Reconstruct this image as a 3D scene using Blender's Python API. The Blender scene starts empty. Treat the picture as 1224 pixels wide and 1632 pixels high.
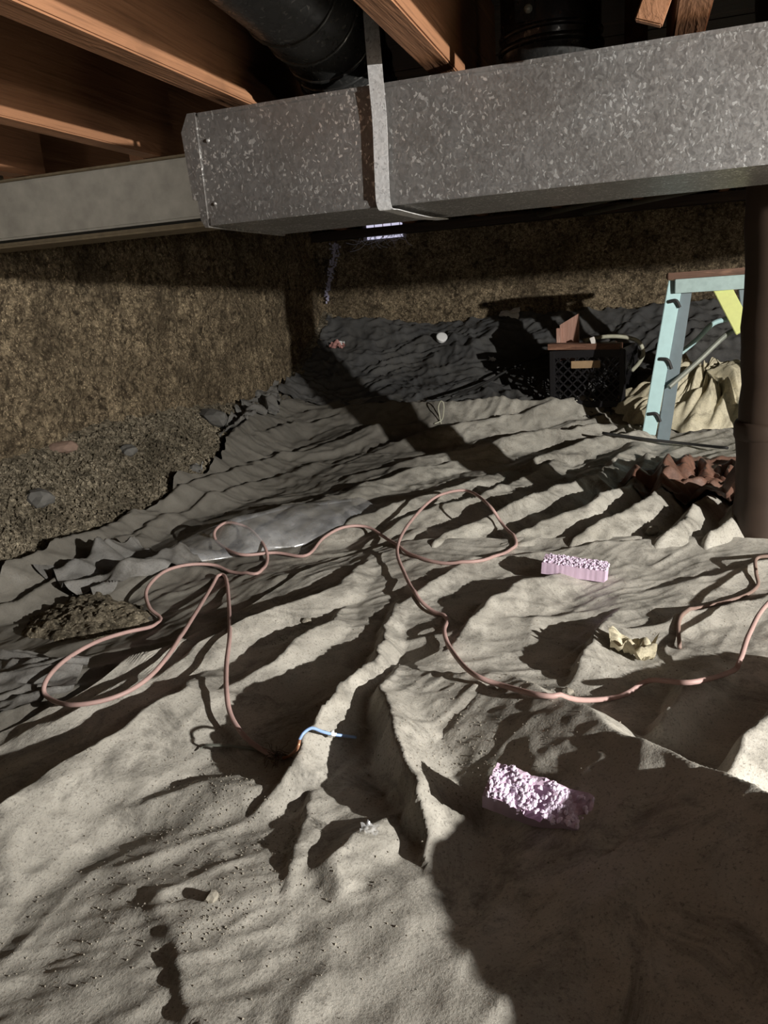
import bpy, bmesh, math, random
import numpy as np
from mathutils import Vector, Matrix

# ------------------------------------------------------------------ camera
EYE = np.array([0.0, 0.0, 0.75])
FPX, CX, CY = 1250.0, 612.0, 816.0
_y, _p, _r = (math.radians(a) for a in (18.5, 15.5, 4.25))
FWD = np.array([-math.sin(_y)*math.cos(_p), math.cos(_y)*math.cos(_p), -math.sin(_p)])
_r0 = np.array([math.cos(_y), math.sin(_y), 0.0]); _u0 = np.cross(_r0, FWD)
RGT = math.cos(_r)*_r0 - math.sin(_r)*_u0
UPV = math.cos(_r)*_u0 + math.sin(_r)*_r0
scene = bpy.context.scene
COL = scene.collection
cam_d = bpy.data.cameras.new('camera'); cam = bpy.data.objects.new('camera', cam_d); COL.objects.link(cam)
cam_d.sensor_fit = 'VERTICAL'; cam_d.sensor_height = 36.0; cam_d.lens = 36.0*FPX/1632.0
cam_d.clip_start = 0.02; cam_d.clip_end = 60
cam.matrix_world = Matrix(((RGT[0], UPV[0], -FWD[0], EYE[0]), (RGT[1], UPV[1], -FWD[1], EYE[1]), (RGT[2], UPV[2], -FWD[2], EYE[2]), (0, 0, 0, 1)))
scene.camera = cam

# ------------------------------------------------------------------ world and light
w = bpy.data.worlds.new('world'); scene.world = w; w.use_nodes = True
w.node_tree.nodes['Background'].inputs[0].default_value = (1.0, 0.74, 0.52, 1)
w.node_tree.nodes['Background'].inputs[1].default_value = 0.008
def lamp(name, loc, power, radius, color):
    d = bpy.data.lights.new(name, 'POINT'); d.energy = power; d.shadow_soft_size = radius; d.color = color
    o = bpy.data.objects.new(name, d); o.location = loc; COL.objects.link(o); return o
lamp('work_lamp', (2.6, 0.05, 0.975), 850, 0.02, (1.0, 0.975, 0.93))
def fill_spot(name, loc, aim, power, deg, blend, color=(1.0, 0.95, 0.88)):  # unseen fill spots, added only to brighten single parts
    d = bpy.data.lights.new(name, 'SPOT'); d.energy = power; d.spot_size = math.radians(deg); d.spot_blend = blend; d.shadow_soft_size = 0.03; d.color = color
    o = bpy.data.objects.new(name, d); o.location = loc; o.rotation_euler = (Vector(aim)-Vector(loc)).to_track_quat('-Z', 'Y').to_euler(); COL.objects.link(o)
fill_spot('fill_spot', (-0.46, 0.40, 1.10), (-0.82, 0.72, 1.25), 22.0, 74, 0.9)  # added inside the joist bay to brighten the joist face
fill_spot('fill_spot', (0.45, 0.25, 0.95), (-0.30, 1.50, 1.10), 2.2, 50, 0.9)  # weak fill added out of view for duct and strap
fill_spot('fill_spot', (-1.25, 0.30, 0.85), (-1.55, 2.03, 1.06), 22, 46, 0.8)  # fill added out of view to brighten the grey beam
scene.view_settings.view_transform = 'Standard'; scene.view_settings.look = 'None'
scene.view_settings.gamma = 1; scene.view_settings.use_curve_mapping = False
scene.view_settings.exposure = 0.0

# ------------------------------------------------------------------ helpers
rng = random.Random(7); NR = np.random.RandomState(5)
def ray(px, py): return RGT*(px-CX)/FPX - UPV*(py-CY)/FPX + FWD
def at(px, py, z=0.0):
    d = ray(px, py); return EYE + d*(z-EYE[2])/d[2]
def at_y(px, py, Y):
    d = ray(px, py); return EYE + d*Y/d[1]
def at_x(px, py, X):
    d = ray(px, py); return EYE + d*X/d[0]

def _hash(ix, iy, seed):
    h = (ix.astype(np.int64)*374761393 + iy.astype(np.int64)*668265263 + seed*974634777) & 0xFFFFFFFF
    h = ((h ^ (h >> 13))*1274126177) & 0xFFFFFFFF
    return ((h ^ (h >> 16)) & 0xFFFF)/65535.0*2*np.pi
def noise(x, y, seed=0):
    x = np.asarray(x, float); y = np.asarray(y, float)
    ix, iy = np.floor(x), np.floor(y); fx, fy = x-ix, y-iy
    u = fx**3*(fx*(fx*6-15)+10); v = fy**3*(fy*(fy*6-15)+10)
    def g(dx, dy):
        a = _hash(ix+dx, iy+dy, seed); return np.cos(a)*(fx-dx)+np.sin(a)*(fy-dy)
    n0 = g(0, 0)*(1-u)+g(1, 0)*u; n1 = g(0, 1)*(1-u)+g(1, 1)*u
    return (n0*(1-v)+n1*v)*1.5
def fbm(x, y, seed=0, o=4):
    s = 0; a = 1.0
    for k in range(o): s = s+a*noise(x*2**k, y*2**k, seed+k*17); a *= 0.5
    return s
def sstep(a, b, x):
    t = np.clip((x-a)/(b-a), 0, 1); return t*t*(3-2*t)

def tag(o, label=None, cat=None, group=None, kind=None):
    if label: o['label'] = label
    if cat: o['category'] = cat
    if group: o['group'] = group
    if kind: o['kind'] = kind
    return o
def link(o, parent=None):
    COL.objects.link(o)
    if parent: o.parent = parent
    return o
def empty(name, loc, rz=0):
    o = bpy.data.objects.new(name, None); o.location = loc; o.rotation_euler = (0, 0, rz); o.empty_display_size = 0.05
    return link(o)
def bm_obj(name, bm, mat, parent=None, smooth=False):
    me = bpy.data.meshes.new(name); bmesh.ops.recalc_face_normals(bm, faces=bm.faces); bm.to_mesh(me); bm.free()
    me.materials.append(mat)
    if smooth: me.polygons.foreach_set('use_smooth', [True]*len(me.polygons))
    return link(bpy.data.objects.new(name, me), parent)
def add_box(bm, lo, hi, M=None, bevel=0.0):
    t = bmesh.new(); bmesh.ops.create_cube(t, size=1)
    for v in t.verts: v.co = Vector([(lo[i]+hi[i])/2 + v.co[i]*(hi[i]-lo[i]) for i in range(3)])
    if bevel: bmesh.ops.bevel(t, geom=list(t.edges), offset=bevel, segments=2, affect='EDGES')
    if M is not None: bmesh.ops.transform(t, matrix=M, verts=t.verts)
    merge(bm, t)
def merge(bm, t):
    m = {}
    for v in t.verts: m[v] = bm.verts.new(v.co)
    for f in t.faces:
        try: bm.faces.new([m[v] for v in f.verts])
        except ValueError: pass
    t.free()
def box(name, lo, hi, mat, parent=None, bevel=0.0, M=None):
    bm = bmesh.new(); add_box(bm, lo, hi, M, bevel); return bm_obj(name, bm, mat, parent)
def frame_between(a, b, up=(0, 0, 1)):
    a, b = Vector(a), Vector(b); z = (b-a).normalized(); x = Vector(up).cross(z)
    if x.length < 1e-4: x = Vector((1, 0, 0)).cross(z)
    x.normalize(); y = z.cross(x)
    return Matrix(((x.x, y.x, z.x, a.x), (x.y, y.y, z.y, a.y), (x.z, y.z, z.z, a.z), (0, 0, 0, 1))), (b-a).length
def add_bar(bm, a, b, wx, wy, up=(0, 0, 1), bevel=0.0):
    M, L = frame_between(a, b, up); add_box(bm, (-wx/2, -wy/2, 0), (wx/2, wy/2, L), M, bevel)
def catmull(P, n=8):
    P = [np.array(p, float) for p in P]; Q = [2*P[0]-P[1]]+P+[2*P[-1]-P[-2]]; out = []
    for i in range(1, len(Q)-2):
        p0, p1, p2, p3 = Q[i-1], Q[i], Q[i+1], Q[i+2]
        for k in range(n):
            t = k/n
            out.append(0.5*((2*p1)+(-p0+p2)*t+(2*p0-5*p1+4*p2-p3)*t*t+(-p0+3*p1-3*p2+p3)*t**3))
    out.append(P[-1]); return out
def add_tube(bm, path, r, n=8, cap=True):
    path = [Vector(p) for p in path]; rings = []; ref = None
    for i, p in enumerate(path):
        t = (path[min(i+1, len(path)-1)]-path[max(i-1, 0)]).normalized()
        if ref is None: ref = t.orthogonal().normalized()
        ref = (ref-t*ref.dot(t)).normalized(); b = t.cross(ref)
        rr = r[i] if hasattr(r, '__len__') else r
        rings.append([bm.verts.new(p+(ref*math.cos(2*math.pi*k/n)+b*math.sin(2*math.pi*k/n))*rr) for k in range(n)])
    for A, B in zip(rings, rings[1:]):
        for k in range(n): bm.faces.new((A[k], A[(k+1) % n], B[(k+1) % n], B[k]))
    if cap: bm.faces.new(rings[0][::-1]); bm.faces.new(rings[-1])
def tube(name, path, r, mat, parent=None, n=8):
    bm = bmesh.new(); add_tube(bm, path, r, n); return bm_obj(name, bm, mat, parent, True)
def grid_obj(name, X, Y, Z, mat, parent=None, smooth=True):
    nr, nc = X.shape; V = np.stack([X, Y, Z], -1).reshape(-1, 3)
    i = np.arange(nr*nc).reshape(nr, nc)
    F = np.stack([i[:-1, :-1], i[:-1, 1:], i[1:, 1:], i[1:, :-1]], -1).reshape(-1, 4)
    me = bpy.data.meshes.new(name)
    me.vertices.add(len(V)); me.vertices.foreach_set('co', V.ravel())
    me.loops.add(F.size); me.loops.foreach_set('vertex_index', F.ravel())
    me.polygons.add(len(F)); me.polygons.foreach_set('loop_start', np.arange(0, F.size, 4)); me.polygons.foreach_set('loop_total', np.full(len(F), 4))
    if smooth: me.polygons.foreach_set('use_smooth', np.ones(len(F), bool))
    me.update(); me.validate(); me.materials.append(mat)
    return link(bpy.data.objects.new(name, me), parent)

# ------------------------------------------------------------------ materials
class NT:
    def __init__(s, name, rough=0.6, metal=0.0, spec=0.5):
        s.m = bpy.data.materials.new(name); s.m.use_nodes = True; s.t = s.m.node_tree; s.N = s.t.nodes; s.b = s.N['Principled BSDF']
        s.b.inputs['Roughness'].default_value = rough; s.b.inputs['Metallic'].default_value = metal
        s.b.inputs['Specular IOR Level'].default_value = spec
        s.co = s.N.new('ShaderNodeTexCoord').outputs['Object']
    def l(s, a, b): s.t.links.new(a, b)
    def map(s, scale=(1, 1, 1), rot=(0, 0, 0), src=None):
        n = s.N.new('ShaderNodeMapping'); n.inputs['Scale'].default_value = scale; n.inputs['Rotation'].default_value = rot
        s.l(src or s.co, n.inputs['Vector']); return n.outputs[0]
    def noise(s, scale, detail=4, rough=0.55, dist=0.0, vec=None):
        n = s.N.new('ShaderNodeTexNoise'); n.inputs['Scale'].default_value = scale; n.inputs['Detail'].default_value = detail
        n.inputs['Roughness'].default_value = rough; n.inputs['Distortion'].default_value = dist; s.l(vec or s.co, n.inputs['Vector']); return n.outputs['Fac']
    def vor(s, scale, vec=None, feature='F1', out='Distance', rand=1.0):
        n = s.N.new('ShaderNodeTexVoronoi'); n.feature = feature; n.inputs['Scale'].default_value = scale; n.inputs['Randomness'].default_value = rand
        s.l(vec or s.co, n.inputs['Vector']); return n.outputs[out]
    def ramp(s, fac, stops):
        n = s.N.new('ShaderNodeValToRGB'); e = n.color_ramp.elements
        while len(e) < len(stops): e.new(0.5)
        for k, (p, c) in enumerate(stops):
            e[k].position = p; e[k].color = (*c, 1) if hasattr(c, '__len__') else (c, c, c, 1)
        s.l(fac, n.inputs[0]); return n.outputs[0]
    def mix(s, a, b, fac, mode='MIX'):
        n = s.N.new('ShaderNodeMix'); n.data_type = 'RGBA'; n.blend_type = mode
        for inp, v in ((n.inputs[0], fac), (n.inputs[6], a), (n.inputs[7], b)):
            if hasattr(v, 'is_linked'): s.l(v, inp)
            else: inp.default_value = v if not hasattr(v, '__len__') else (*v, 1)
        return n.outputs[2]
    def math_half(s, v):
        n = s.N.new('ShaderNodeMath'); n.operation = 'DIVIDE'; s.l(v, n.inputs[0]); n.inputs[1].default_value = 2.5; return n.outputs[0]
    def color(s, v):
        if hasattr(v, 'is_linked'): s.l(v, s.b.inputs['Base Color'])
        else: s.b.inputs['Base Color'].default_value = (*v, 1)
        return s
    def rough(s, v): s.l(v, s.b.inputs['Roughness']); return s
    def bump(s, h, strength=0.5, dist=0.005):
        n = s.N.new('ShaderNodeBump'); n.inputs['Strength'].default_value = strength; n.inputs['Distance'].default_value = dist
        s.l(h, n.inputs['Height'])
        if s.b.inputs['Normal'].is_linked: s.l(s.b.inputs['Normal'].links[0].from_socket, n.inputs['Normal'])
        s.l(n.outputs[0], s.b.inputs['Normal']); return s

def plain(name, col, rough=0.6, metal=0.0, spec=0.5, var=0.25, scale=40):
    m = NT(name, rough, metal, spec); f = m.noise(scale, 5)
    m.color(m.mix(tuple(c*(1-var) for c in col), tuple(min(1, c*(1+var)) for c in col), f)); m.bump(f, 0.25, 0.002); return m.m
def tarp_mat(name, base, dirt, rough=0.5, spec=0.35, dusty=0.55, soiled=None):
    m = NT(name, rough, 0, spec)
    big = m.noise(3.2, 7, 0.62, 0.6); mid = m.noise(17, 7, 0.65, 0.3); fine = m.noise(240, 4, 0.7); grit = m.vor(330)
    c = m.mix(base, dirt, m.ramp(big, [(0.40, 0), (0.68, dusty)]))
    c = m.mix(c, tuple(min(1, x*1.3) for x in base), m.ramp(mid, [(0.52, 0), (0.7, 0.55)]))
    c = m.mix(c, tuple(x*0.42 for x in dirt), m.ramp(m.noise(7.5, 9, 0.78, 0.8), [(0.50, 0), (0.66, 0.8)]))
    c = m.mix(c, tuple(x*0.35 for x in dirt), m.ramp(fine, [(0.54, 0), (0.70, 0.75)]))
    if soiled is not None:   # the margin next to the soil slope is caked with dirt
        sx = m.N.new('ShaderNodeSeparateXYZ'); m.l(m.co, sx.inputs[0]); ma = m.N.new('ShaderNodeMath'); ma.operation = 'MULTIPLY_ADD'
        m.l(sx.outputs[0], ma.inputs[0]); ma.inputs[1].default_value = -1.0; m.l(m.noise(5, 5, 0.6), ma.inputs[2])
        c = m.mix(c, (0.115, 0.105, 0.088), m.ramp(m.math_half(ma.outputs[0]), [((0.45-soiled)/2.5, 0), ((0.80-soiled)/2.5, 0.85)]))
    m.color(c); m.rough(m.ramp(big, [(0.35, rough-0.14), (0.62, min(1, rough+0.3))]))
    m.bump(m.noise(24, 6, 0.6, 0.2), 0.3, 0.008); m.bump(fine, 0.35, 0.0025); m.bump(m.ramp(grit, [(0.0, 1), (0.25, 0)]), 0.25, 0.002)
    return m.m
M_TAN = tarp_mat('tan_plastic', (0.48, 0.452, 0.395), (0.30, 0.278, 0.235), 0.5, 0.35, 0.75)
M_MID = tarp_mat('grey_tan_plastic', (0.47, 0.445, 0.385), (0.27, 0.245, 0.20), 0.45, 0.4, 0.6, -0.78)
M_BLACK = tarp_mat('black_plastic', (0.075, 0.075, 0.075), (0.12, 0.113, 0.10), 0.5, 0.3)
M_DARKP = tarp_mat('dark_grey_plastic', (0.15, 0.145, 0.135), (0.19, 0.175, 0.15), 0.42, 0.45)
M_YEL = tarp_mat('cream_plastic', (0.62, 0.56, 0.40), (0.42, 0.36, 0.24), 0.45, 0.4, 0.35)
M_RED = tarp_mat('shaded_rust_brown_plastic', (0.19, 0.10, 0.07), (0.14, 0.085, 0.06), 0.42, 0.45, 0.4)  # rust brown taken darker to carry the post's shadow

def clear_mat():
    m = NT('clear_plastic', 0.16, 0, 0.9); m.color(m.mix((0.70, 0.72, 0.76), (0.42, 0.40, 0.36), m.noise(18, 6)))
    m.b.inputs['Coat Weight'].default_value = 0.6; m.b.inputs['Coat Roughness'].default_value = 0.08
    tr = m.N.new('ShaderNodeBsdfTransparent'); mx = m.N.new('ShaderNodeMixShader')
    m.l(m.ramp(m.noise(14, 5), [(0.38, 0.25), (0.62, 0.55)]), mx.inputs[0]); m.l(tr.outputs[0], mx.inputs[1]); m.l(m.b.outputs[0], mx.inputs[2])
    m.l(mx.outputs[0], m.N['Material Output'].inputs['Surface']); m.bump(m.noise(9, 2, 0.5, 1.0), 0.3, 0.006); return m.m
M_CLEAR = clear_mat()

def dirt_mat(name, dark, light, sc=1.0, bumpd=0.02):
    m = NT(name, 0.95, 0, 0.12)
    a = m.noise(60*sc, 6, 0.75, 0.4); b = m.vor(85*sc); c = m.noise(4, 6, 0.65); d = m.noise(170*sc, 3, 0.7)
    col = m.mix(dark, light, m.ramp(a, [(0.42, 0), (0.62, 1)]))
    col = m.mix(col, tuple(min(1, x*2.1) for x in light), m.ramp(d, [(0.56, 0), (0.68, 0.9)]))
    col = m.mix(col, tuple(x*0.3 for x in dark), m.ramp(m.noise(26*sc, 6, 0.7, 0.7), [(0.52, 0), (0.64, 0.85)]))
    col = m.mix(col, tuple(x*0.55 for x in dark), m.ramp(c, [(0.42, 0), (0.66, 0.75)]))
    m.color(col); m.bump(a, 0.9, bumpd); m.bump(b, 0.6, bumpd*0.5); return m.m
M_WALL = dirt_mat('rough_earth_concrete', (0.11, 0.082, 0.052), (0.42, 0.33, 0.21), 0.75, 0.03)
M_SOIL = dirt_mat('loose_soil', (0.13, 0.108, 0.074), (0.38, 0.325, 0.235), 0.85, 0.02)
M_STONE = plain('grey_stone', (0.12, 0.115, 0.105), 0.85, 0, 0.3, 0.35, 60)
M_CLOD = plain('soil_clod', (0.27, 0.245, 0.20), 0.95, 0, 0.1, 0.4, 90)
M_BRICK = plain('brown_brick', (0.22, 0.15, 0.115), 0.85, 0, 0.2, 0.25, 60)

def wood(name, a, b, along, sc=1.0, rough=0.65):
    m = NT(name, rough, 0, 0.3); s = [14*sc]*3; s[along] = 1.1*sc
    v = m.map(tuple(s)); f = m.noise(1.0, 5, 0.55, 1.6, v)
    wv = m.N.new('ShaderNodeMath'); wv.operation = 'MULTIPLY'; m.l(f, wv.inputs[0]); wv.inputs[1].default_value = 11.0
    sn = m.N.new('ShaderNodeMath'); sn.operation = 'SINE'; m.l(wv.outputs[0], sn.inputs[0])
    g = m.ramp(sn.outputs[0], [(0.0, 0.0), (0.6, 0.5), (1.0, 1.0)])
    s2 = [220*sc]*3; s2[along] = 6*sc; fi = m.noise(1.0, 3, 0.6, 0, m.map(tuple(s2)))
    col = m.mix(a, b, g); col = m.mix(col, tuple(x*0.45 for x in a), m.ramp(fi, [(0.5, 0), (0.75, 0.6)]))
    col = m.mix(col, tuple(x*0.35 for x in a), m.ramp(m.noise(5, 4), [(0.58, 0), (0.75, 0.5)]))
    m.color(col); m.bump(sn.outputs[0], 0.3, 0.003); m.bump(fi, 0.3, 0.002); return m.m
M_JOIST = wood('joist_wood', (0.27, 0.13, 0.066), (0.35, 0.175, 0.09), 1)
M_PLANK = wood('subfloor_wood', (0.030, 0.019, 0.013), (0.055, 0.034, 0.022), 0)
M_SCRAP = wood('red_brown_wood', (0.15, 0.075, 0.048), (0.27, 0.14, 0.09), 0, 2.0, 0.5)
M_SCRAPZ = wood('pink_brown_wood', (0.42, 0.24, 0.18), (0.66, 0.45, 0.36), 2, 2.0, 0.55)
M_PALE = plain('pale_end_grain', (0.72, 0.68, 0.62), 0.7)
M_LTOP = wood('ladder_top_wood', (0.13, 0.07, 0.045), (0.25, 0.14, 0.09), 0, 2.0)

def galv(name, base, flake, rough=0.38, metal=0.75, sc=1.0):
    m = NT(name, rough, metal, 0.5)
    wn = m.N.new('ShaderNodeTexNoise'); wn.inputs['Scale'].default_value = 55*sc; wn.inputs['Detail'].default_value = 2; m.l(m.co, wn.inputs['Vector'])
    va = m.N.new('ShaderNodeVectorMath'); va.operation = 'MULTIPLY_ADD'; m.l(wn.outputs['Color'], va.inputs[0]); va.inputs[1].default_value = (0.022,)*3; m.l(m.co, va.inputs[2])
    vec = m.map((1.5, 1.0, 0.85), (0, 0.5, 0), va.outputs[0])
    c1 = m.vor(210*sc, vec, 'F1', 'Color'); c2 = m.vor(130*sc, vec, 'F1', 'Color'); patchy = m.noise(9, 3, 0.6)
    dirt = m.noise(5, 6, 0.6)
    col = m.mix(tuple(x*0.86 for x in base), tuple(x*1.14 for x in base), m.ramp(c2, [(0.2, 0), (0.8, 1)]))
    th = m.N.new('ShaderNodeMath'); th.operation = 'ADD'; m.l(c1, th.inputs[0]); m.l(m.ramp(patchy, [(0.3, 0.0), (0.7, 0.16)]), th.inputs[1])
    col = m.mix(col, flake, m.ramp(th.outputs[0], [(0.84, 0), (0.95, 0.85)]))
    col = m.mix(col, tuple(x*0.55*k for x, k in zip(base, (1.1, 1.0, 0.9))), m.ramp(dirt, [(0.45, 0), (0.75, 0.6)]))
    m.color(col); m.rough(m.ramp(c1, [(0.2, rough+0.1), (0.9, rough-0.1)])); m.bump(c1, 0.15, 0.0008); m.bump(m.noise(3, 2), 0.25, 0.02); return m.m
M_GALV = galv('galvanised_sheet', (0.285, 0.275, 0.265), (0.95, 0.95, 0.93), 0.42, 0.75)
M_STRAP = galv('galvanised_strap', (0.66, 0.66, 0.66), (0.34, 0.34, 0.35), 0.42, 0.35, 1.3)
M_ROUND = galv('dull_round_pipe', (0.05, 0.05, 0.048), (0.13, 0.125, 0.115), 0.34, 0.7, 0.7)
M_BEAM = plain('grey_weathered_beam', (0.40, 0.38, 0.335), 0.85, 0, 0.25, 0.35, 22)
M_LEDGE = plain('brown_ledge', (0.20, 0.16, 0.105), 0.9, 0, 0.2, 0.4, 40)
M_POST = plain('brown_post', (0.045, 0.029, 0.020), 0.6, 0, 0.3, 0.4, 9)
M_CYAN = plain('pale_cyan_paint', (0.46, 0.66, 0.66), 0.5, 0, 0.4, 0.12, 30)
M_CYAN_SHADE = plain('shaded_cyan_paint', (0.155, 0.195, 0.21), 0.5, 0, 0.4, 0.15, 30)  # darker copy of the ladder cyan, with the front rail's shade in it
M_YELP = plain('yellow_paint', (0.74, 0.78, 0.30), 0.5, 0, 0.4, 0.1, 60)
M_IRON = plain('dull_rod', (0.26, 0.27, 0.23), 0.5, 0.3)
M_BLACKC = plain('black_crate_plastic', (0.012, 0.011, 0.012), 0.4, 0, 0.5)
M_RUBBER = plain('black_rubber', (0.015, 0.014, 0.013), 0.6)
M_TAG = plain('tan_tag', (0.36, 0.24, 0.13), 0.6)
M_HOSE = plain('olive_hose', (0.42, 0.41, 0.31), 0.5)
M_CORD = plain('dusty_red_cord', (0.44, 0.29, 0.26), 0.55, 0, 0.35, 0.25, 25)
M_BROWN = plain('dark_brown', (0.24, 0.165, 0.135), 0.6, 0, 0.35, 0.3, 25)
M_COPPER = plain('copper_wire', (0.55, 0.27, 0.16), 0.4, 0.5)
M_FRAY = plain('frayed_wire', (0.16, 0.12, 0.10), 0.5, 0.2)
M_BLUEW = plain('blue_wire', (0.28, 0.42, 0.72), 0.4, 0, 0.5, 0.2, 60)
M_FOAM = plain('lilac_foam', (0.56, 0.42, 0.53), 0.7, 0, 0.3, 0.1, 70)
M_FOAMT = plain('torn_lilac_foam', (0.78, 0.66, 0.80), 0.75, 0, 0.3, 0.12, 160)
M_WHITE = plain('white_plastic', (0.82, 0.82, 0.80), 0.5, 0, 0.4, 0.08)
M_LIME = plain('lime_bloom', (0.42, 0.40, 0.52), 0.9, 0, 0.1, 0.3, 90)
M_PINKR = plain('pink_scrap', (0.5, 0.25, 0.22), 0.6)
M_WEB = plain('cobweb_silk', (0.55, 0.55, 0.68), 0.6)
def emit(name, col, s):
    m = NT(name); m.b.inputs['Emission Color'].default_value = (*col, 1); m.b.inputs['Emission Strength'].default_value = s
    n = m.noise(30, 3); m.color(m.mix((0.5, 0.5, 0.6), (0.8, 0.8, 0.9), n)); return m.m
M_DAY = emit('daylight_pane', (0.80, 0.78, 1.0), 0.75)

# ------------------------------------------------------------------ terrain and folds
XL, YB = -2.0, 5.0
def ground(X, Y):
    wob = 0.10*noise(X*1.7, Y*1.7, 3)
    t = np.clip((Y-3.0+wob)/2.0, 0, 1.2); back = 0.55*t**2.2
    lim = -1.50+0.0*Y+0.10*noise(Y*1.3, X*0+2.2, 9)-0.16*sstep(2.6, 4.2, Y)
    s = np.clip((lim-X)/0.62, 0, 1.3); left = 0.40*s**1.25*(1-0.55*sstep(3.0, 4.8, Y))
    dip = 0.045*sstep(1.2, 0.75, Y)*np.clip((-0.22-X)/0.6, 0, 1.5)
    return back+left-dip+0.012*noise(X*2.3, Y*2.3, 11)
def atg(px, py, h=0.0):      # the point h above the bare ground seen at a picture position
    d = ray(px, py); t = np.linspace(0.4, 6.5, 900); P = EYE[None]+d[None]*t[:, None]
    k = np.argmax(P[:, 2] < ground(P[:, 0], P[:, 1])+h)
    return P[k] if k else at(px, py, h)
def ridges(X, Y, L, k=1.25, warp=0.012):
    H = np.zeros_like(X)
    wx = X+warp*fbm(X*9, Y*9, 41, 3); wy = Y+warp*fbm(X*9, Y*9, 57, 3)
    for pts, wl, wr in L:
        P = [np.array((q[1], q[2], 0.0)) if q[0] == 'w' else atg(*q) for q in pts]; hh = [q[-1] for q in pts]
        D = np.full(X.shape, 9.0); HH = np.zeros_like(X); S = np.ones_like(X)
        m = max(wl, wr)+0.05
        xs = [p[0] for p in P]; ys = [p[1] for p in P]
        sel = (X > min(xs)-m) & (X < max(xs)+m) & (Y > min(ys)-m) & (Y < max(ys)+m)
        if not sel.any(): continue
        x, y = wx[sel], wy[sel]; d0 = np.full(x.shape, 9.0); h0 = np.zeros_like(x); s0 = np.ones_like(x)
        for (a, b, ha, hb) in zip(P, P[1:], hh, hh[1:]):
            ux, uy = b[0]-a[0], b[1]-a[1]; LL = ux*ux+uy*uy+1e-9
            t = np.clip(((x-a[0])*ux+(y-a[1])*uy)/LL, 0, 1)
            dx, dy = x-a[0]-t*ux, y-a[1]-t*uy; d = np.hypot(dx, dy); c = ux*dy-uy*dx
            u = d < d0; d0[u] = d[u]; h0[u] = (ha+(hb-ha)*t)[u]; s0[u] = np.sign(c)[u]
        wd = np.where(s0 > 0, wl, wr)*(0.55+0.45*np.clip(h0/max(hh), 0, 1))
        pr = np.clip(1-d0/wd, 0, 1); pr = pr**k*(1+0.25*(1-pr))
        H[sel] = (H[sel]**3+(h0*pr)**3)**(1/3)
    return H
FG = [  # folds of the near sheet: crest points (picture column, row, height), width on the shaded side and on the lit side
 ([(-80, 1355, .04), (20, 1305, .055), (170, 1195, .055), (300, 1112, .04), (335, 1085, 0)], .035, .17),
 ([(432, 1285, .02), (470, 1225, .055), (530, 1145, .066), (598, 1062, .055), (625, 1000, .02), (640, 965, 0)], .03, .055),
 ([(665, 1285, .06), (632, 1190, .075), (612, 1112, .055), (645, 1080, .02)], .04, .10),
 ([(450, 1480, 0), (468, 1400, .010), (492, 1300, .013), (505, 1270, 0)], .012, .05),
 ([(310, 1650, .007), (285, 1550, .009), (245, 1425, 0)], .02, .07),
 ([(470, 1660, .007), (500, 1600, .006), (585, 1530, .0)], .03, .07),
 ([(150, 1345, .0), (230, 1300, .018), (320, 1275, .016), (430, 1283, .012)], .05, .05),
 ([(648, 1088, .03), (720, 1092, .05), (800, 1100, .06), (900, 1140, .075), (1020, 1200, .10), (1130, 1250, .122), (1224, 1297, .148), ('w', .30, .72, .19), ('w', .42, .52, .19), ('w', .48, .25, .18)], .14, .34),
 ([(735, 1028, .02), (783, 966, .045), (850, 936, .045), (905, 924, .02)], .03, .10),
 ([(905, 1118, 0), (930, 1062, .045), (965, 1010, .04), (990, 985, 0)], .028, .09),
 ([(995, 1215, 0), (1040, 1170, .04), (1092, 1110, .045), (1140, 1065, 0)], .03, .07),
 ([(1120, 1290, .04), (1200, 1190, .09), (1265, 1100, .11), (1380, 1060, .08)], .05, .12),
 ([(870, 1082, 0), (960, 1032, .016), (1130, 985, .018), (1300, 950, .015)], .02, .07),
 ([(560, 1045, .0), (700, 1025, .014), (850, 1003, .014), (960, 985, 0)], .025, .06),
 ([(240, 1112, .0), (320, 1042, .035), (420, 990, .04), (540, 945, .035), (600, 895, .0)], .03, .08),
 ([(362, 1108, .02), (430, 1070, .036), (530, 1002, .025), (560, 975, 0)], .022, .06),
 ([(140, 1110, .0), (230, 1062, .03), (290, 1040, .02)], .03, .05),
 ([(640, 900, .0), (760, 905, .02), (900, 890, .012), (1100, 880, .012)], .03, .10),
 ([(1020, 960, .0), (1120, 935, .02), (1250, 905, .02)], .03, .09),
 ([(620, 1000, .0), (660, 960, .022), (720, 925, .02), (760, 905, 0)], .022, .06),
 ([(0, 1220, .0), (80, 1170, .02), (190, 1120, .02), (240, 1085, 0)], .03, .06),
 ([(560, 1480, .0), (520, 1400, .02), (600, 1340, .02), (640, 1320, .0)], .04, .06),
]
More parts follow.
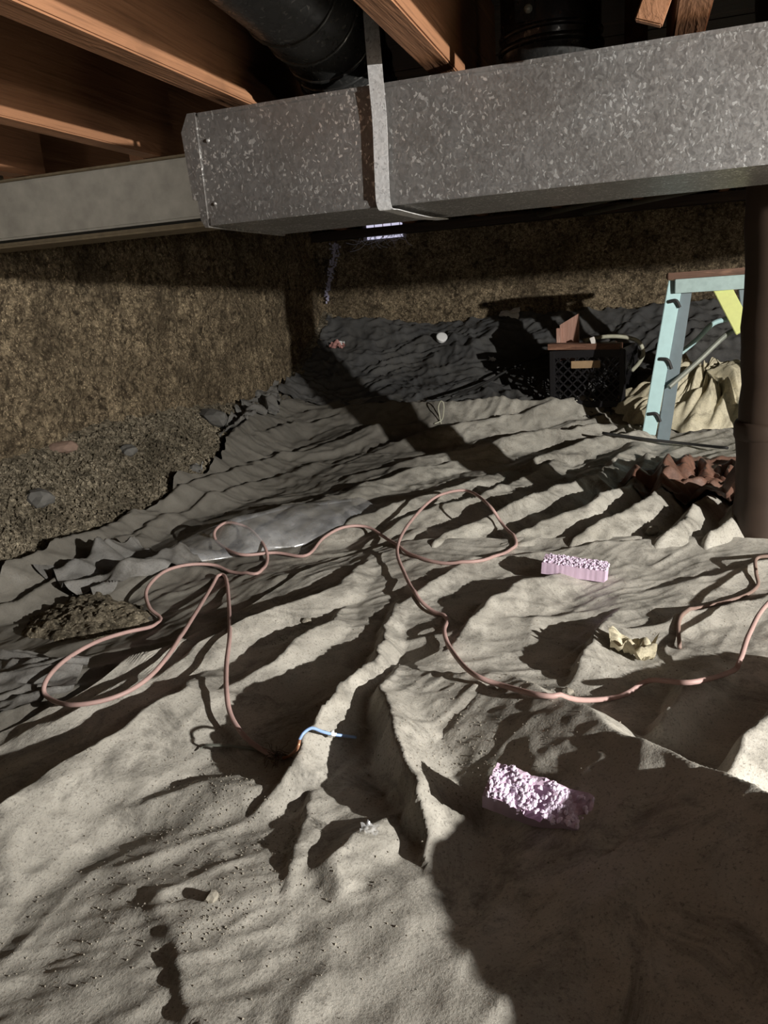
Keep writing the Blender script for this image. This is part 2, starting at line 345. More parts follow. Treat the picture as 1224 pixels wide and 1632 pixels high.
MG = [
 ([(-60, 925, .03), (20, 898, .045), (90, 872, .055), (180, 842, .04), (235, 815, 0)], .03, .08),
 ([(0, 975, .02), (60, 945, .045), (125, 915, .055), (195, 882, .05), (240, 850, .02)], .03, .08),
 ([(130, 965, .02), (210, 925, .045), (300, 890, .035), (345, 865, .0)], .03, .08),
 ([(180, 800, .02), (265, 768, .045), (345, 735, .03)], .03, .08),
 ([(330, 740, .0), (375, 690, .06), (430, 650, .04), (480, 640, .0)], .05, .10),
 ([(990, 705, .03), (1030, 696, .05), (1052, 694, .0)], .05, .06),
 ([(60, 930, .015), (150, 882, .03), (260, 832, .035), (420, 772, .03), (560, 725, 0)], .035, .09),
 ([(160, 850, .015), (270, 795, .04), (360, 757, .035), (430, 735, .0)], .035, .10),
 ([(240, 905, .0), (330, 862, .04), (430, 820, .05), (520, 795, .03), (600, 770, 0)], .05, .07),
 ([(395, 872, .02), (470, 815, .045), (600, 770, .04), (720, 740, .03), (860, 722, .0)], .05, .10),
 ([(480, 890, 0), (560, 835, .045), (640, 805, .045), (760, 772, .03), (830, 750, 0)], .045, .09),
 ([(610, 850, .02), (700, 812, .035), (790, 790, .035), (880, 742, .03)], .035, .09),
 ([(690, 872, .03), (790, 825, .05), (860, 795, .06), (940, 770, .05), (1010, 715, .02)], .05, .10),
 ([(800, 880, .02), (860, 845, .05), (940, 815, .055), (1000, 790, .05), (1030, 735, .02)], .05, .09),
 ([(900, 880, .03), (985, 835, .05), (1050, 795, .075), (1065, 735, .03)], .055, .10),
 ([(1035, 880, .04), (1095, 838, .065), (1135, 800, .03)], .05, .08),
 ([(1120, 880, .04), (1165, 835, .06), (1200, 795, 0)], .05, .06),
 ([(360, 715, .03), (470, 675, .045), (580, 652, .02)], .05, .11),
 ([(440, 735, .02), (590, 688, .045), (700, 668, .03), (780, 655, .0)], .06, .11),
 ([(620, 712, .03), (730, 680, .06), (860, 655, .06), (960, 640, .03)], .08, .13),
 ([(560, 765, .02), (700, 728, .045), (860, 695, .05), (1000, 685, .02)], .05, .12),
 ([(320, 775, .02), (440, 730, .04), (540, 700, .0)], .04, .09),
 ([(500, 660, .03), (600, 646, .07), (760, 640, .09), (880, 645, .06)], .10, .14),
 ([(1000, 690, .03), (900, 720, .05), (820, 760, .0)], .10, .05),
]
def rot(X, Y, deg):
    a = math.radians(deg); return X*math.cos(a)+Y*math.sin(a), -X*math.sin(a)+Y*math.cos(a)
def crumple(X, Y, deg, across, along, amp, seed):
    u, v = rot(X, Y, deg)
    u = u+0.25/along*noise(X*3, Y*3, seed+1); v = v+0.12*noise(X*2.5, Y*2.5, seed+2)
    n = noise(u*along, v*across, seed); n2 = noise(u*along*2.3, v*across*2.2, seed+5)
    return amp*(np.clip(1-np.abs(n)*2.4, 0, 1)**1.5*(0.5+0.6*noise(X*2, Y*2, seed+8))+0.4*np.clip(1-np.abs(n2)*2.2, 0, 1)**1.5)
def near_h(X, Y):
    h = ridges(X, Y, FG)
    h = h+crumple(X, Y, 62, 3.0, 1.0, 0.009, 21)+crumple(X, Y, 35, 9, 3.5, 0.005, 77)+0.016*np.exp(-np.clip(edge_near(X)-Y, 0, 9)/0.06)*sstep(-0.75, -0.55, X)
    return ground(X, Y)+h+0.008*fbm(X*3.5, Y*3.5, 31, 4)+0.0008*fbm(X*30, Y*30, 88, 2)+0.022
def mid_h(X, Y):
    h = ridges(X, Y, MG, 1.15)
    h = h+crumple(X, Y, 48, 4.2, 1.2, 0.016, 121)+crumple(X, Y, 75, 9, 4, 0.007, 177)
    return ground(X, Y)+h*(1+0.25*sstep(-1.0, 0.2, X))+0.008*fbm(X*5, Y*5, 131, 4)+0.010
def black_h(X, Y):
    h = crumple(X, Y, 18, 5.5, 2.2, 0.038, 221)+crumple(X, Y, -35, 8, 4.5, 0.022, 277)
    return ground(X, Y)+h+0.012*fbm(X*5, Y*5, 231, 3)+0.004
def curve(pts, z=0.03):
    P = np.array([atg(px, py, z)[:2] for px, py in pts]); P = P[np.argsort(P[:, 0])]
    return lambda x: np.interp(x, P[:, 0], P[:, 1])
edge_near = curve([(-420, 1330), (-200, 1230), (0, 1165), (110, 1115), (240, 1050), (360, 985), (470, 920), (545, 885), (630, 868), (760, 866), (900, 865), (1060, 866), (1224, 864), (1500, 862)])
def far_mid(x): return np.interp(x, [-1.9, -1.5, -1.0, -0.45, 0.0, 0.5, 0.9], [4.2, 4.2, 4.17, 4.02, 3.96, 3.88, 3.85])+0.02*fbm(x*4, x*0+1.5, 61, 2)
def left_mid(y): return np.interp(y, [0.8, 1.54, 1.87, 2.24, 2.64, 3.12, 3.7, 4.2], [-1.58, -1.58, -1.62, -1.65, -1.67, -1.79, -1.88, -1.90])+0.05*fbm(y*4, y*0+4.5, 63, 3)
def sheet(name, x0, x1, y0, y1, step, hf, mat, xs_n=None):
    nx = int((x1-x0)/step)+1; xs = np.linspace(x0, x1, nx); a = y0(xs); b = np.maximum(y1(xs), a+0.02)
    ny = int(np.max(b-a)/step)+1; t = np.linspace(0, 1, ny)[:, None]
    X = np.repeat(xs[None], ny, 0); Y = a[None]+(b-a)[None]*t
    return grid_obj(name, X, Y, hf(X, Y), mat)
const = lambda v: (lambda x: np.full_like(x, v))
T_NEAR = sheet('plastic_sheet', -1.45, 1.6, const(0.22), lambda x: edge_near(x)+0.006*fbm(x*12, x*0, 5, 3), 0.0052, near_h, M_TAN)
tag(T_NEAR, 'large dusty tan plastic ground sheet in the foreground under cord and foam pieces', 'plastic sheet')
_y0 = np.linspace(0.8, 4.0, 440)[:, None]; _u = np.linspace(0, 1, 430)[None]
_xl = left_mid(_y0); _X = _xl+(1.6-_xl)*_u**1.15; _Y = 0.8+(_y0-0.8)*(far_mid(_X)-0.8)/3.2
T_MID = grid_obj('plastic_sheet', _X, _Y, mid_h(_X, _Y)-0.05*(1-sstep(-0.10, -0.03, _Y-edge_near(_X))), M_MID)
tag(T_MID, 'grey tan crumpled plastic sheet with many folds between near sheet and crate', 'plastic sheet')
T_BLK = sheet('plastic_sheet', -1.95, 2.2, lambda x: far_mid(x)-0.12, const(4.97), 0.010, black_h, M_BLACK)
tag(T_BLK, 'black plastic sheet covering the rising ground along the back wall', 'plastic sheet')

def inside_cover(X, Y):   # where plastic hides the soil
    return np.where(X > 1.58, 0, np.where(Y < edge_near(X), X > -1.43, np.where(Y < far_mid(X), X > left_mid(Y)+0.01, X > -1.93))).astype(float)
def floor_h(X, Y):
    lumps = 0.020*np.abs(fbm(X*9, Y*9, 301, 5))+0.012*np.clip(fbm(X*34, Y*34, 321, 3), 0, 1)
    return ground(X, Y)+lumps-0.055*np.clip(inside_cover(X, Y), 0, 1)
xs = np.concatenate([np.arange(-2.06, -1.0, 0.008), np.arange(-1.0, 3.4, 0.05)]); ys = np.concatenate([np.arange(0.1, 4.9, 0.010), np.linspace(4.9, 5.05, 8)])
X, Y = np.meshgrid(xs, ys)
FLOOR = tag(grid_obj('floor', X, Y, floor_h(X, Y), M_SOIL), kind='structure')

def surf(x, y):
    x = np.atleast_1d(np.float64(x)); y = np.atleast_1d(np.float64(y))
    n = y < edge_near(x); m = (~n) & (y < far_mid(x))
    z = np.where(n, near_h(x, y), np.where(m, mid_h(x, y), black_h(x, y)))
    z = np.where(inside_cover(x, y) > 0, z, floor_h(x, y)); return z
_GX, _GY = np.arange(-2.15, 1.7, 0.007), np.arange(0.1, 5.1, 0.007)
_gx, _gy = np.meshgrid(_GX, _GY); _GZ = surf(_gx.ravel(), _gy.ravel()).reshape(_gx.shape)
def surf(x, y):              # looked up in the table from here on
    fx = np.clip((np.atleast_1d(np.float64(x))+2.15)/0.007, 0, len(_GX)-1.001); fy = np.clip((np.atleast_1d(np.float64(y))-0.1)/0.007, 0, len(_GY)-1.001)
    i, j = fx.astype(int), fy.astype(int); u, v = fx-i, fy-j
    return (_GZ[j, i]*(1-u)+_GZ[j, i+1]*u)*(1-v)+(_GZ[j+1, i]*(1-u)+_GZ[j+1, i+1]*u)*v
def on(px, py, lift=0.0):     # the point of the ground seen at a picture position: march along the line of sight
    d = ray(px, py); t = np.linspace(0.5, 6.5, 260)
    for _ in range(2):
        P = EYE[None]+d[None]*t[:, None]; z = surf(P[:, 0], P[:, 1]); k = int(np.argmax(P[:, 2] < z+lift))
        if _ == 0: t = np.linspace(t[max(k-1, 0)], t[k], 24)
    p = P[k].copy(); p[2] = z[k]+lift; return p

# ------------------------------------------------------------------ room shell
def wall_grid(name, axis, pos, a0, a1, z0, z1, step, amp, seed):
    A, Z = np.meshgrid(np.arange(a0, a1, step), np.arange(z0, z1, step))
    d = amp*(0.9*fbm(A*5, Z*5, seed, 5)+0.5*np.abs(fbm(A*22, Z*22, seed+9, 3)))
    return grid_obj(name, *((A, pos-d, Z) if axis == 'y' else (pos+d, A, Z)), M_WALL)
tag(wall_grid('wall_back', 'y', YB, -2.1, 3.35, 0.2, 1.22, 0.012, 0.016, 401), kind='structure')
tag(wall_grid('wall_right', 'x', 3.3, -0.4, 5.1, -0.05, 1.22, 0.05, 0.016, 461), kind='structure')
tag(wall_grid('wall_left', 'x', XL, 0.2, 5.1, -0.05, 1.22, 0.012, 0.022, 431), kind='structure')
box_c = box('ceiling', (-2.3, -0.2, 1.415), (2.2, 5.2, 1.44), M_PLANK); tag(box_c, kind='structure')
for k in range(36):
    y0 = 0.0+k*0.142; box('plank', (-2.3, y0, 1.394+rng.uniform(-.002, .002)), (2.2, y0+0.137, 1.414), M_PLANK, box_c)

# beam, joists
bm = empty('beam', (-0.5, 2.09, 0.975)); tag(bm, 'long grey weathered beam running behind the metal duct under the joists', 'beam')
def rough_box(name, lo, hi, mat, parent, step=0.02, amp=0.003, seed=1):
    b = bmesh.new(); add_box(b, lo, hi, None, 0.006)
    n = int((hi[0]-lo[0])/step)
    bmesh.ops.bisect_plane
    o = bm_obj(name, b, mat, parent); o.matrix_parent_inverse = parent.matrix_basis.inverted(); return o
rough_box('beam_body', (-2.02, 2.03, 0.985), (2.2, 2.15, 1.142), M_BEAM, bm)
rough_box('lower_flange', (-2.02, 2.02, 0.962), (2.2, 2.16, 0.976), M_LEDGE, bm)
rough_box('upper_flange', (-2.02, 2.02, 1.142), (2.2, 2.16, 1.149), M_LEDGE, bm)

def joist(x0, x1, y0, y1, label, z0=1.15, z1=1.392):
    o = box('floor_joist', (x0, y0, z0), (x1, y1, z1), M_JOIST, None, 0.003); tag(o, label, 'joist', None); return o
joist(-1.285, -1.232, -0.1, 2.10, 'left lower brown floor joist whose end sits on the grey beam')
joist(-0.832, -0.776, -0.1, 2.12, 'brightest brown floor joist at upper left with wavy grain')
joist(-0.392, -0.338, -0.1, 2.12, 'brown floor joist that the metal strap hangs from')
joist(0.05, 0.104, -0.1, 2.12, 'dark floor joist above the duct right of the round take-off pipe')
joist(0.49, 0.545, -0.1, 2.12, 'floor joist beyond the upper right corner above the duct')
joist(-1.73, -1.675, -0.1, 2.10, 'dark floor joist at far left beside the left wall')
for k in range(7):
    x = -1.80+k*0.44
    joist(x, x+0.05, 2.06, 5.0, 'dark floor joist running from the grey beam to the back wall', 1.152)['group'] = 'far joists between beam and back wall'
p0, p1 = at_y(1055, -25, 1.42), at_y(1033, 38, 1.42)
bb = bmesh.new(); add_bar(bb, tuple(p1), tuple(p0), 0.042, 0.018, (0, 1, 0), 0.002)
tag(bm_obj('bridging_brace', bb, M_JOIST), 'short slanted orange wood brace between joists at upper right', 'brace')
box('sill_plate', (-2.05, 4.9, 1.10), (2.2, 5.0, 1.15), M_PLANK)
tag(bpy.data.objects['sill_plate'], 'dark wooden sill plate on top of the back wall', 'sill')
for k, (xa, za) in enumerate(((-0.25, 1.12), (0.0, 1.105))):
    o = tube('water_pipe', [(xa-0.3, 4.85, za), (xa+0.9, 3.2, za), (xa+1.6, 2.3, za)], 0.013, M_IRON, None, 10)
    tag(o, ['thin dark pipe under the far joists, the left one', 'thin dark pipe under the far joists nearest the post'][k], 'pipe', 'pipes under the far joists')

# rectangular duct
DX0, DX1, DY0, DY1, DZ0, DZ1 = -0.885, 1.9, 1.55, 1.93, 0.913, 1.124
duct = empty('air_duct', (0.2, 1.74, DZ0)); tag(duct, 'long rectangular galvanised metal air duct with mottled spangle finish', 'duct')
inv = duct.matrix_basis.inverted()
def dp(name, b, mat=M_GALV, smooth=False):
    o = bm_obj(name, b, mat, duct, smooth); o.matrix_parent_inverse = Matrix.Translation((-0.2, -1.74, -DZ0)); return o
b = bmesh.new(); add_box(b, (DX0+0.02, DY0, DZ0), (DX1, DY1, DZ1), None, 0.003); dp('duct_body', b)
b = bmesh.new()   # end cap with a clipped upper corner
prof = [(DX0+0.022, DZ0-0.004), (DX0+0.014, DZ0+0.012), (DX0+0.012, DZ0+0.05), (DX0+0.001, DZ0+0.052), (DX0-0.006, DZ1-0.03), (DX0+0.012, DZ1+0.003), (DX0+0.03, DZ1+0.003), (DX0+0.03, DZ0-0.004)]
for yy in (DY0-0.003, DY1+0.003): pass
f = [b.verts.new((x, DY0-0.003, z)) for x, z in prof]; g = [b.verts.new((x, DY1+0.003, z)) for x, z in prof]
b.faces.new(f); b.faces.new(g[::-1])
for k in range(len(f)): b.faces.new((f[k], g[k], g[(k+1) % len(f)], f[(k+1) % len(f)]))
dp('end_cap', b)
b = bmesh.new(); add_box(b, (DX0+0.035, DY0-0.004, DZ0-0.001), (DX1, DY0+0.001, DZ0+0.014), None, 0.0015); dp('bottom_seam', b)
b = bmesh.new(); add_box(b, (DX0+0.035, DY0-0.003, DZ1-0.006), (DX1, DY0+0.001, DZ1+0.002), None, 0.001); dp('top_seam', b)
b = bmesh.new(); add_box(b, (0.40, DY0-0.006, DZ0-0.004), (0.425, DY1, DZ1+0.004), None, 0.002); dp('slip_joint', b)
for sx in (DX0+0.05,):
    for sz in (0.04, 0.16):
        b = bmesh.new(); bmesh.ops.create_uvsphere(b, u_segments=8, v_segments=5, radius=0.004, matrix=Matrix.Translation((sx, DY0-0.001, DZ0+sz))); dp('screw', b)

# strap hung from the joist, round the duct
def strip(name, pts, wid, mat, parent=None, th=0.0015, side=(1, 0, 0)):
    b = bmesh.new(); s = Vector(side); rows = []
    for i, p in enumerate(pts):
        p = Vector(p); t = (Vector(pts[min(i+1, len(pts)-1)])-Vector(pts[max(i-1, 0)])).normalized(); n = t.cross(s).normalized()*th/2
        rows.append([b.verts.new(q) for q in (p-s*wid/2-n, p+s*wid/2-n, p+s*wid/2+n, p-s*wid/2+n)])
    for A, B in zip(rows, rows[1:]):
        for k in range(4): b.faces.new((A[k], A[(k+1) % 4], B[(k+1) % 4], B[k]))
    b.faces.new(rows[0][::-1]); b.faces.new(rows[-1]); return bm_obj(name, b, mat, parent)
st_top = at_y(592, 40, 1.535); st_bot = at_y(612, 336, 1.536)
strap = empty('hanger_strap', tuple(st_bot)); tag(strap, 'shiny galvanised strap hanging from the joist and hooked under the duct', 'strap')
sp = catmull([st_top+np.array([0, 0, 0.06]), st_top, st_top*0.75+st_bot*0.25+np.array([0.002, -0.002, 0]), st_top*0.5+st_bot*0.5+np.array([0.003, 0.001, 0]), st_top*0.2+st_bot*0.8+np.array([0.0, 0.001, 0]), np.array([st_bot[0], 1.54, DZ0-0.001]), np.array([st_bot[0]+0.01, 1.57, DZ0-0.008]), np.array([st_bot[0]+0.02, 1.75, DZ0-0.01]), np.array([st_bot[0]+0.03, 1.9, DZ0-0.006])], 6)
tip = Matrix.Translation(-Vector(tuple(st_bot)))
o = strip('strap_band', sp, 0.028, M_STRAP, strap); o.matrix_parent_inverse = tip
for dz in (0.02, 0.05):
    b = bmesh.new(); bmesh.ops.create_uvsphere(b, u_segments=8, v_segments=5, radius=0.005, matrix=Matrix.Translation(tuple(st_top+np.array([0, -0.002, dz]))))
    o = bm_obj('screw', b, M_IRON, strap); o.matrix_parent_inverse = tip

# round elbow pipe on the left and round take-off on the right
def lathe_path(path, radii, mat, name, parent): return tube(name, path, radii, mat, parent, 28)
rp = empty('round_pipe', (-0.575, 1.72, 1.124)); tag(rp, 'dark ribbed round metal pipe bending down onto the duct beside the strap', 'pipe')
tip = Matrix.Translation((0.575, -1.72, -1.124))
path = catmull([(-0.60, 0.55, 1.31), (-0.595, 0.95, 1.30), (-0.59, 1.28, 1.285), (-0.585, 1.50, 1.265), (-0.58, 1.63, 1.235), (-0.577, 1.70, 1.185), (-0.575, 1.72, 1.125)], 6)
b = bmesh.new(); add_tube(b, path, 0.095, 28); o = bm_obj('pipe_body', b, M_ROUND, rp, True); o.matrix_parent_inverse = tip
for k in (16, 19, 23, 26, 29, 32):
    if k+1 < len(path):
        a, c = np.array(path[k]), np.array(path[k+1]); dd = (c-a)/np.linalg.norm(c-a)
        b = bmesh.new(); add_tube(b, [a-dd*0.004, a-dd*0.002, a+dd*0.002, a+dd*0.004], [0.095, 0.099, 0.099, 0.095], 28); o = bm_obj('rib', b, M_ROUND, rp, True); o.matrix_parent_inverse = tip
tk = at_y(878, 95, 1.74); tko = empty('take_off_pipe', (tk[0], 1.74, DZ1)); tag(tko, 'upright round metal take-off pipe with raised bead on top of the duct', 'pipe')
tube('pipe_body', [(0, 0, 0), (0, 0, 0.1), (0, 0, 0.27)], 0.095, M_ROUND, tko, 32)
tube('bead', [(0, 0, 0.052), (0, 0, 0.056), (0, 0, 0.062), (0, 0, 0.066)], [0.095, 0.101, 0.101, 0.095], M_ROUND, tko, 32)
tube('bead', [(0, 0, 0.076), (0, 0, 0.079), (0, 0, 0.084), (0, 0, 0.087)], [0.095, 0.099, 0.099, 0.095], M_ROUND, tko, 32)
box('side_seam', (-0.055, -0.097, 0.09), (-0.02, -0.075, 0.25), M_ROUND, tko, 0.002)
b = bmesh.new(); bmesh.ops.create_uvsphere(b, u_segments=10, v_segments=6, radius=0.008, matrix=Matrix.Translation((-0.03, -0.097, 0.108))); bm_obj('rivet', b, M_IRON, tko)

# post at right
pb = at(1213, 850, 0.03); px_, py_ = pb[0], pb[1]
post = empty('support_post', (px_, py_, 0.0)); tag(post, 'dark brown round support post at the right edge of the frame', 'post')
def post_path(z): return (0.004*math.sin(z*4), 0, z)
tube('post_shaft', [post_path(z) for z in np.linspace(-0.05, 1.395, 30)], [0.078+0.003*math.sin(z*23)+0.002*math.sin(z*61) for z in np.linspace(0, 1.4, 30)], M_POST, post, 28)
tube('rust_band', [(0, 0, 0.30), (0, 0, 0.31), (0, 0, 0.34), (0, 0, 0.35)], [0.080, 0.084, 0.084, 0.080], M_POST, post, 28)

# ------------------------------------------------------------------ bunched sheets
def heap(name, px, py, rad, hfun, mat, label, n=150, stretch=(1, 1), rz=0.0, basef=None):
    c = on(px, py); R, T = np.meshgrid(np.linspace(0.0, 1, n), np.linspace(0, 2*np.pi, 2*n))
    rim = 1+0.16*fbm(np.cos(T)*2+3, np.sin(T)*2+7, 600+len(name), 3)+0.0*T
    a, q = R*np.cos(T)*rad*stretch[0]*rim, R*np.sin(T)*rad*stretch[1]*rim
    x = c[0]+a*math.cos(rz)-q*math.sin(rz); y = c[1]+a*math.sin(rz)+q*math.cos(rz)
    z = np.maximum(surf(x.ravel(), y.ravel()).reshape(x.shape), 0)*1.0*(0.4+0.6*R**2)+(1-R**2)*0.6*ground(x, y)
    z = np.maximum(z, surf(x.ravel(), y.ravel()).reshape(x.shape)+0.004)
    z = z+hfun(R, T, x, y)
    return tag(grid_obj(name, x, y, z, mat), label, 'plastic sheet')
def hump(R, T, x, y):
    rad = np.clip(1-R, 0, 1)**0.8
    pleat = np.abs(noise(T*3.2+2*R, R*1.5, 701))*0.10+np.abs(noise(T*7+R*3, R*2.2, 711))*0.045
    return rad*(0.17+0*R)+pleat*np.sin(np.pi*np.clip(R, 0, 1))**0.7*1.2+0.006
heap('plastic_sheet', 1120, 655, 0.34, hump, M_YEL, 'bunched cream yellow plastic sheet heaped behind the ladder', 170, (1.15, 0.8))
def collar(R, T, x, y):
    r = np.hypot(x-px_, y-py_); up = np.clip(1-(r-0.09)/0.22, 0, 1)**1.6*0.13
    pl = np.abs(noise(T*1.9+3*R, R*1.3, 731))*0.10+np.abs(noise(T*3.6, R*2, 741))*0.03
    return up+pl*np.clip(np.sin(np.pi*np.clip(R*1.02, 0, 1)), 0, 1)**0.8+0.004
heap('plastic_sheet', 1180, 785, 0.38, collar, M_RED, 'rust brown plastic sheet gathered around the foot of the post', 170, (1.0, 1.15))
# clear strip lying over the folds
cl = [(255, 893), (300, 862), (370, 838), (450, 815), (520, 806), (560, 800)]
cr = [(300, 900), (360, 892), (420, 880), (480, 872), (540, 845), (600, 815)]
A = np.array(catmull([on(*p) for p in cl], 24)); B = np.array(catmull([on(*p) for p in cr], 24)); ph = np.linspace(0, np.pi, 60)[None, :]; nl = np.linspace(0, 1, len(A))[:, None]
tc = (1-np.cos(ph))/2+0*nl; G = A[:, None]*(1-tc[..., None])+B[:, None]*tc[..., None]; sx, sy = G[..., 0], G[..., 1]
hs = 0.045*(0.55+0.45*np.sin(np.pi*np.clip(nl, 0.02, 0.98)))*(1+0.35*noise(nl*6, nl*0+3, 801))+0*ph
sz = np.maximum(G[..., 2]+0.004+hs*np.sin(ph)*(1+0.12*noise(nl*9+tc*2, tc*3, 803)), surf(sx.ravel(), sy.ravel()).reshape(sx.shape)+0.003)
tag(grid_obj('plastic_sheet', sx, sy, sz, M_CLEAR), 'clear shiny plastic strip lying under the small left cord loop', 'plastic sheet')
# dark loose pieces beside the soil slope
def patch(name, quad, mat, label, lift=0.006, amp=0.03, seed=1, n=70):
    P = [on(*q) for q in quad]; u, v = np.meshgrid(np.linspace(0, 1, n), np.linspace(0, 1, n)); u, v = u[..., None], v[..., None]
    g = (P[0]*(1-u)+P[1]*u)*(1-v)+(P[3]*(1-u)+P[2]*u)*v
    x, y = g[..., 0], g[..., 1]; x = x+0.02*noise(x*12, y*12, seed+3); y = y+0.03*noise(x*10, y*10, seed+4)
    z = surf(x.ravel(), y.ravel()).reshape(x.shape)+lift+crumple(x, y, 50, 7, 2.5, amp, seed)
    return tag(grid_obj(name, x, y, z, mat), label, 'plastic sheet')
patch('plastic_sheet', [(-30, 1150), (110, 1118), (150, 1060), (-30, 1050)], M_DARKP, 'dark plastic scrap at left edge outside the big cord loop', 0.004, 0.03, 921)
patch('plastic_sheet', [(60, 905), (215, 880), (330, 905), (150, 960)], M_DARKP, 'dark grey folded plastic sheet left of the small cord loop', 0.012, 0.05, 901)
patch('plastic_sheet', [(350, 706), (445, 664), (445, 618), (392, 638)], M_DARKP, 'dark plastic sheet edge tucked against the soil near the wall corner', 0.01, 0.05, 941)
def mound(R, T, x, y): return 0.030*np.clip(1-R**2, 0, 1)+0.012*np.abs(fbm(x*22, y*22, 951, 4))-0.012*R**6
tag(heap('soil_patch', 135, 992, 0.17, mound, M_SOIL, 'patch of spilled brown soil beside the top of the big left cord loop', 90, (1.0, 0.75)), None, 'soil', None, 'stuff')
# ------------------------------------------------------------------ cords
def lay(pts, r, lifts=None, n=7, floaty=3):
    P = []
    for k, q in enumerate(pts):
        l = q[2] if len(q) > 2 else 0.0; P.append(on(q[0], q[1], r+l))
    C = np.array(catmull(P, n)); z0 = surf(C[:, 0], C[:, 1])+r*0.9
    z = np.maximum(C[:, 2], z0)
    for _ in range(floaty):
        zz = z.copy(); zz[1:-1] = (z[:-2]+z[1:-1]*2+z[2:])/4; z = np.maximum(zz, z0)
    C[:, 2] = z; return C
cord_px = [(1300, 900, .05), (1224, 962, .05), (1195, 1008, .05), (1180, 1050, .04), (1165, 1072, .02), (1100, 1086, .02), (1035, 1086, .02), (1000, 1104, .01), (960, 1118), (880, 1110), (800, 1094), (750, 1070, .01), (718, 1035, .01), (708, 1005, .01), (712, 988), (690, 975), (664, 950), (645, 915, .01), (633, 878, .02), (645, 845, .03), (675, 808, .04), (705, 787, .05), (745, 783, .05), (778, 803, .04), (800, 835, .02), (822, 862), (812, 878), (770, 893), (710, 898), (655, 884), (615, 858, .01), (585, 840, .02), (548, 840, .02), (515, 858, .01), (488, 886), (440, 881, .01), (385, 884, .02), (350, 868, .02), (342, 848, .03), (362, 833, .03), (395, 842, .03), (420, 868, .02), (426, 895), (410, 914), (370, 912), (342, 901, .01), (300, 900, .02), (260, 912, .03), (234, 940, .03), (238, 968, .01), (256, 986), (245, 998), (200, 1008, .02), (150, 1025, .03), (100, 1055, .03), (72, 1088, .02), (76, 1112, .01), (115, 1123, .01), (180, 1113, .02), (235, 1082, .02), (275, 1035, .02), (310, 980, .01), (338, 935), (352, 916), (361, 925), (365, 965, .01), (366, 1010, .02), (361, 1060, .03), (361, 1100, .03), (368, 1140, .02), (392, 1176, .01), (425, 1200), (442, 1207)]
cord = empty('extension_cord', tuple(on(712, 988))); tag(cord, 'dusty pinkish red electric cord looping across the tan plastic sheet', 'cord')
ci = Matrix.Translation(-Vector(tuple(on(712, 988))))
CP = lay(cord_px, 0.0048); o = tube('cord_jacket', CP, 0.0048, M_CORD, cord, 8); o.matrix_parent_inverse = ci
end = CP[-1]
b = bmesh.new()
for k in range(30):   # frayed strands at the cut end
    a = rng.uniform(0, 6.28); p = Vector(tuple(end))+Vector((0, 0, 0.004)); pts = [p]
    d = Vector((math.cos(a), math.sin(a)*0.7, rng.uniform(0.3, 1.4))).normalized()*0.006
    for s in range(6):
        d = (d+Vector((rng.uniform(-.006, .006), rng.uniform(-.006, .006), rng.uniform(-.006, .003)))).normalized()*0.006; pts.append(pts[-1]+d)
    add_tube(b, [tuple(q) for q in catmull(pts, 3)], 0.0006, 4)
o = bm_obj('frayed_strands', b, M_FRAY, cord); o.matrix_parent_inverse = ci; o['label'] = 'tangle of dark frayed wire strands'; o['kind'] = 'stuff'
W = lay([(450, 1208), (462, 1206, .004), (474, 1192, .012), (478, 1178, .02)], 0.0026); o = tube('bare_wire', W, 0.0026, M_COPPER, cord, 8); o.matrix_parent_inverse = ci; o['label'] = 'short bare copper end'
W = lay([(477, 1180, .02), (484, 1168, .03), (497, 1161, .035), (512, 1166, .03), (530, 1171, .02), (548, 1173, .02), (567, 1176, .012)], 0.0028, floaty=2); o = tube('blue_wire', W, 0.0026, M_BLUEW, cord, 8); o.matrix_parent_inverse = ci; o['label'] = 'blue insulated wire'
q = W[len(W)*2//3]; b = bmesh.new(); bmesh.ops.create_icosphere(b, subdivisions=2, radius=0.006, matrix=Matrix.Translation(tuple(q)))
for v in b.verts: v.co += Vector((rng.uniform(-.002, .002),)*3)
o = bm_obj('splice', b, M_WHITE, cord, True); o.matrix_parent_inverse = ci
c2 = lay([(1300, 880, .02), (1235, 886, .02), (1206, 890, .015), (1205, 912, .01), (1207, 935), (1180, 952), (1130, 966), (1095, 974), (1082, 992), (1083, 1032)], 0.0045)
tag(tube('brown_line', c2, 0.0045, M_BROWN, None, 8), 'dark brown winding line beside the right edge above the red cord', 'cord')  # thin dark brown tube following the ground
# far black cable and hose
tag(tube('black_cable', lay([(720, 632, .03), (770, 612, .05), (820, 585, .06), (880, 562, .05)], 0.007), 0.007, M_RUBBER, None, 8), 'black cable running left from the milk crate across the black sheet', 'cable')
tag(tube('black_cable', lay([(960, 690, .01), (1030, 700, .02), (1100, 708, .02), (1160, 714, .02)], 0.006), 0.006, M_RUBBER, None, 8), 'black cable lying at the foot of the ladder', 'cable')
wl = on(703, 676)
tag(tube('wire_loop', catmull([wl, wl+np.array([-.006, 0, .04]), wl+np.array([-.010, 0, .085]), wl+np.array([.004, 0, .115]), wl+np.array([.018, 0, .105]), wl+np.array([.016, 0, .06]), wl+np.array([.004, 0, .02]), wl+np.array([-.03, -.02, .005])], 6), 0.0032, M_HOSE, None, 8), 'small upright pale wire loop standing on the folds left of the crate', 'wire')
ms = lay([(318, 1196, .002), (330, 1188, .004), (380, 1190, .004), (425, 1196, .002)], 0.002)
o = strip('metal_strip', [tuple(p) for p in ms], 0.006, M_IRON, None, 0.002, (0.3, 0.95, 0)); tag(o, 'thin dusty strip lying left of the frayed cord end', 'strip')

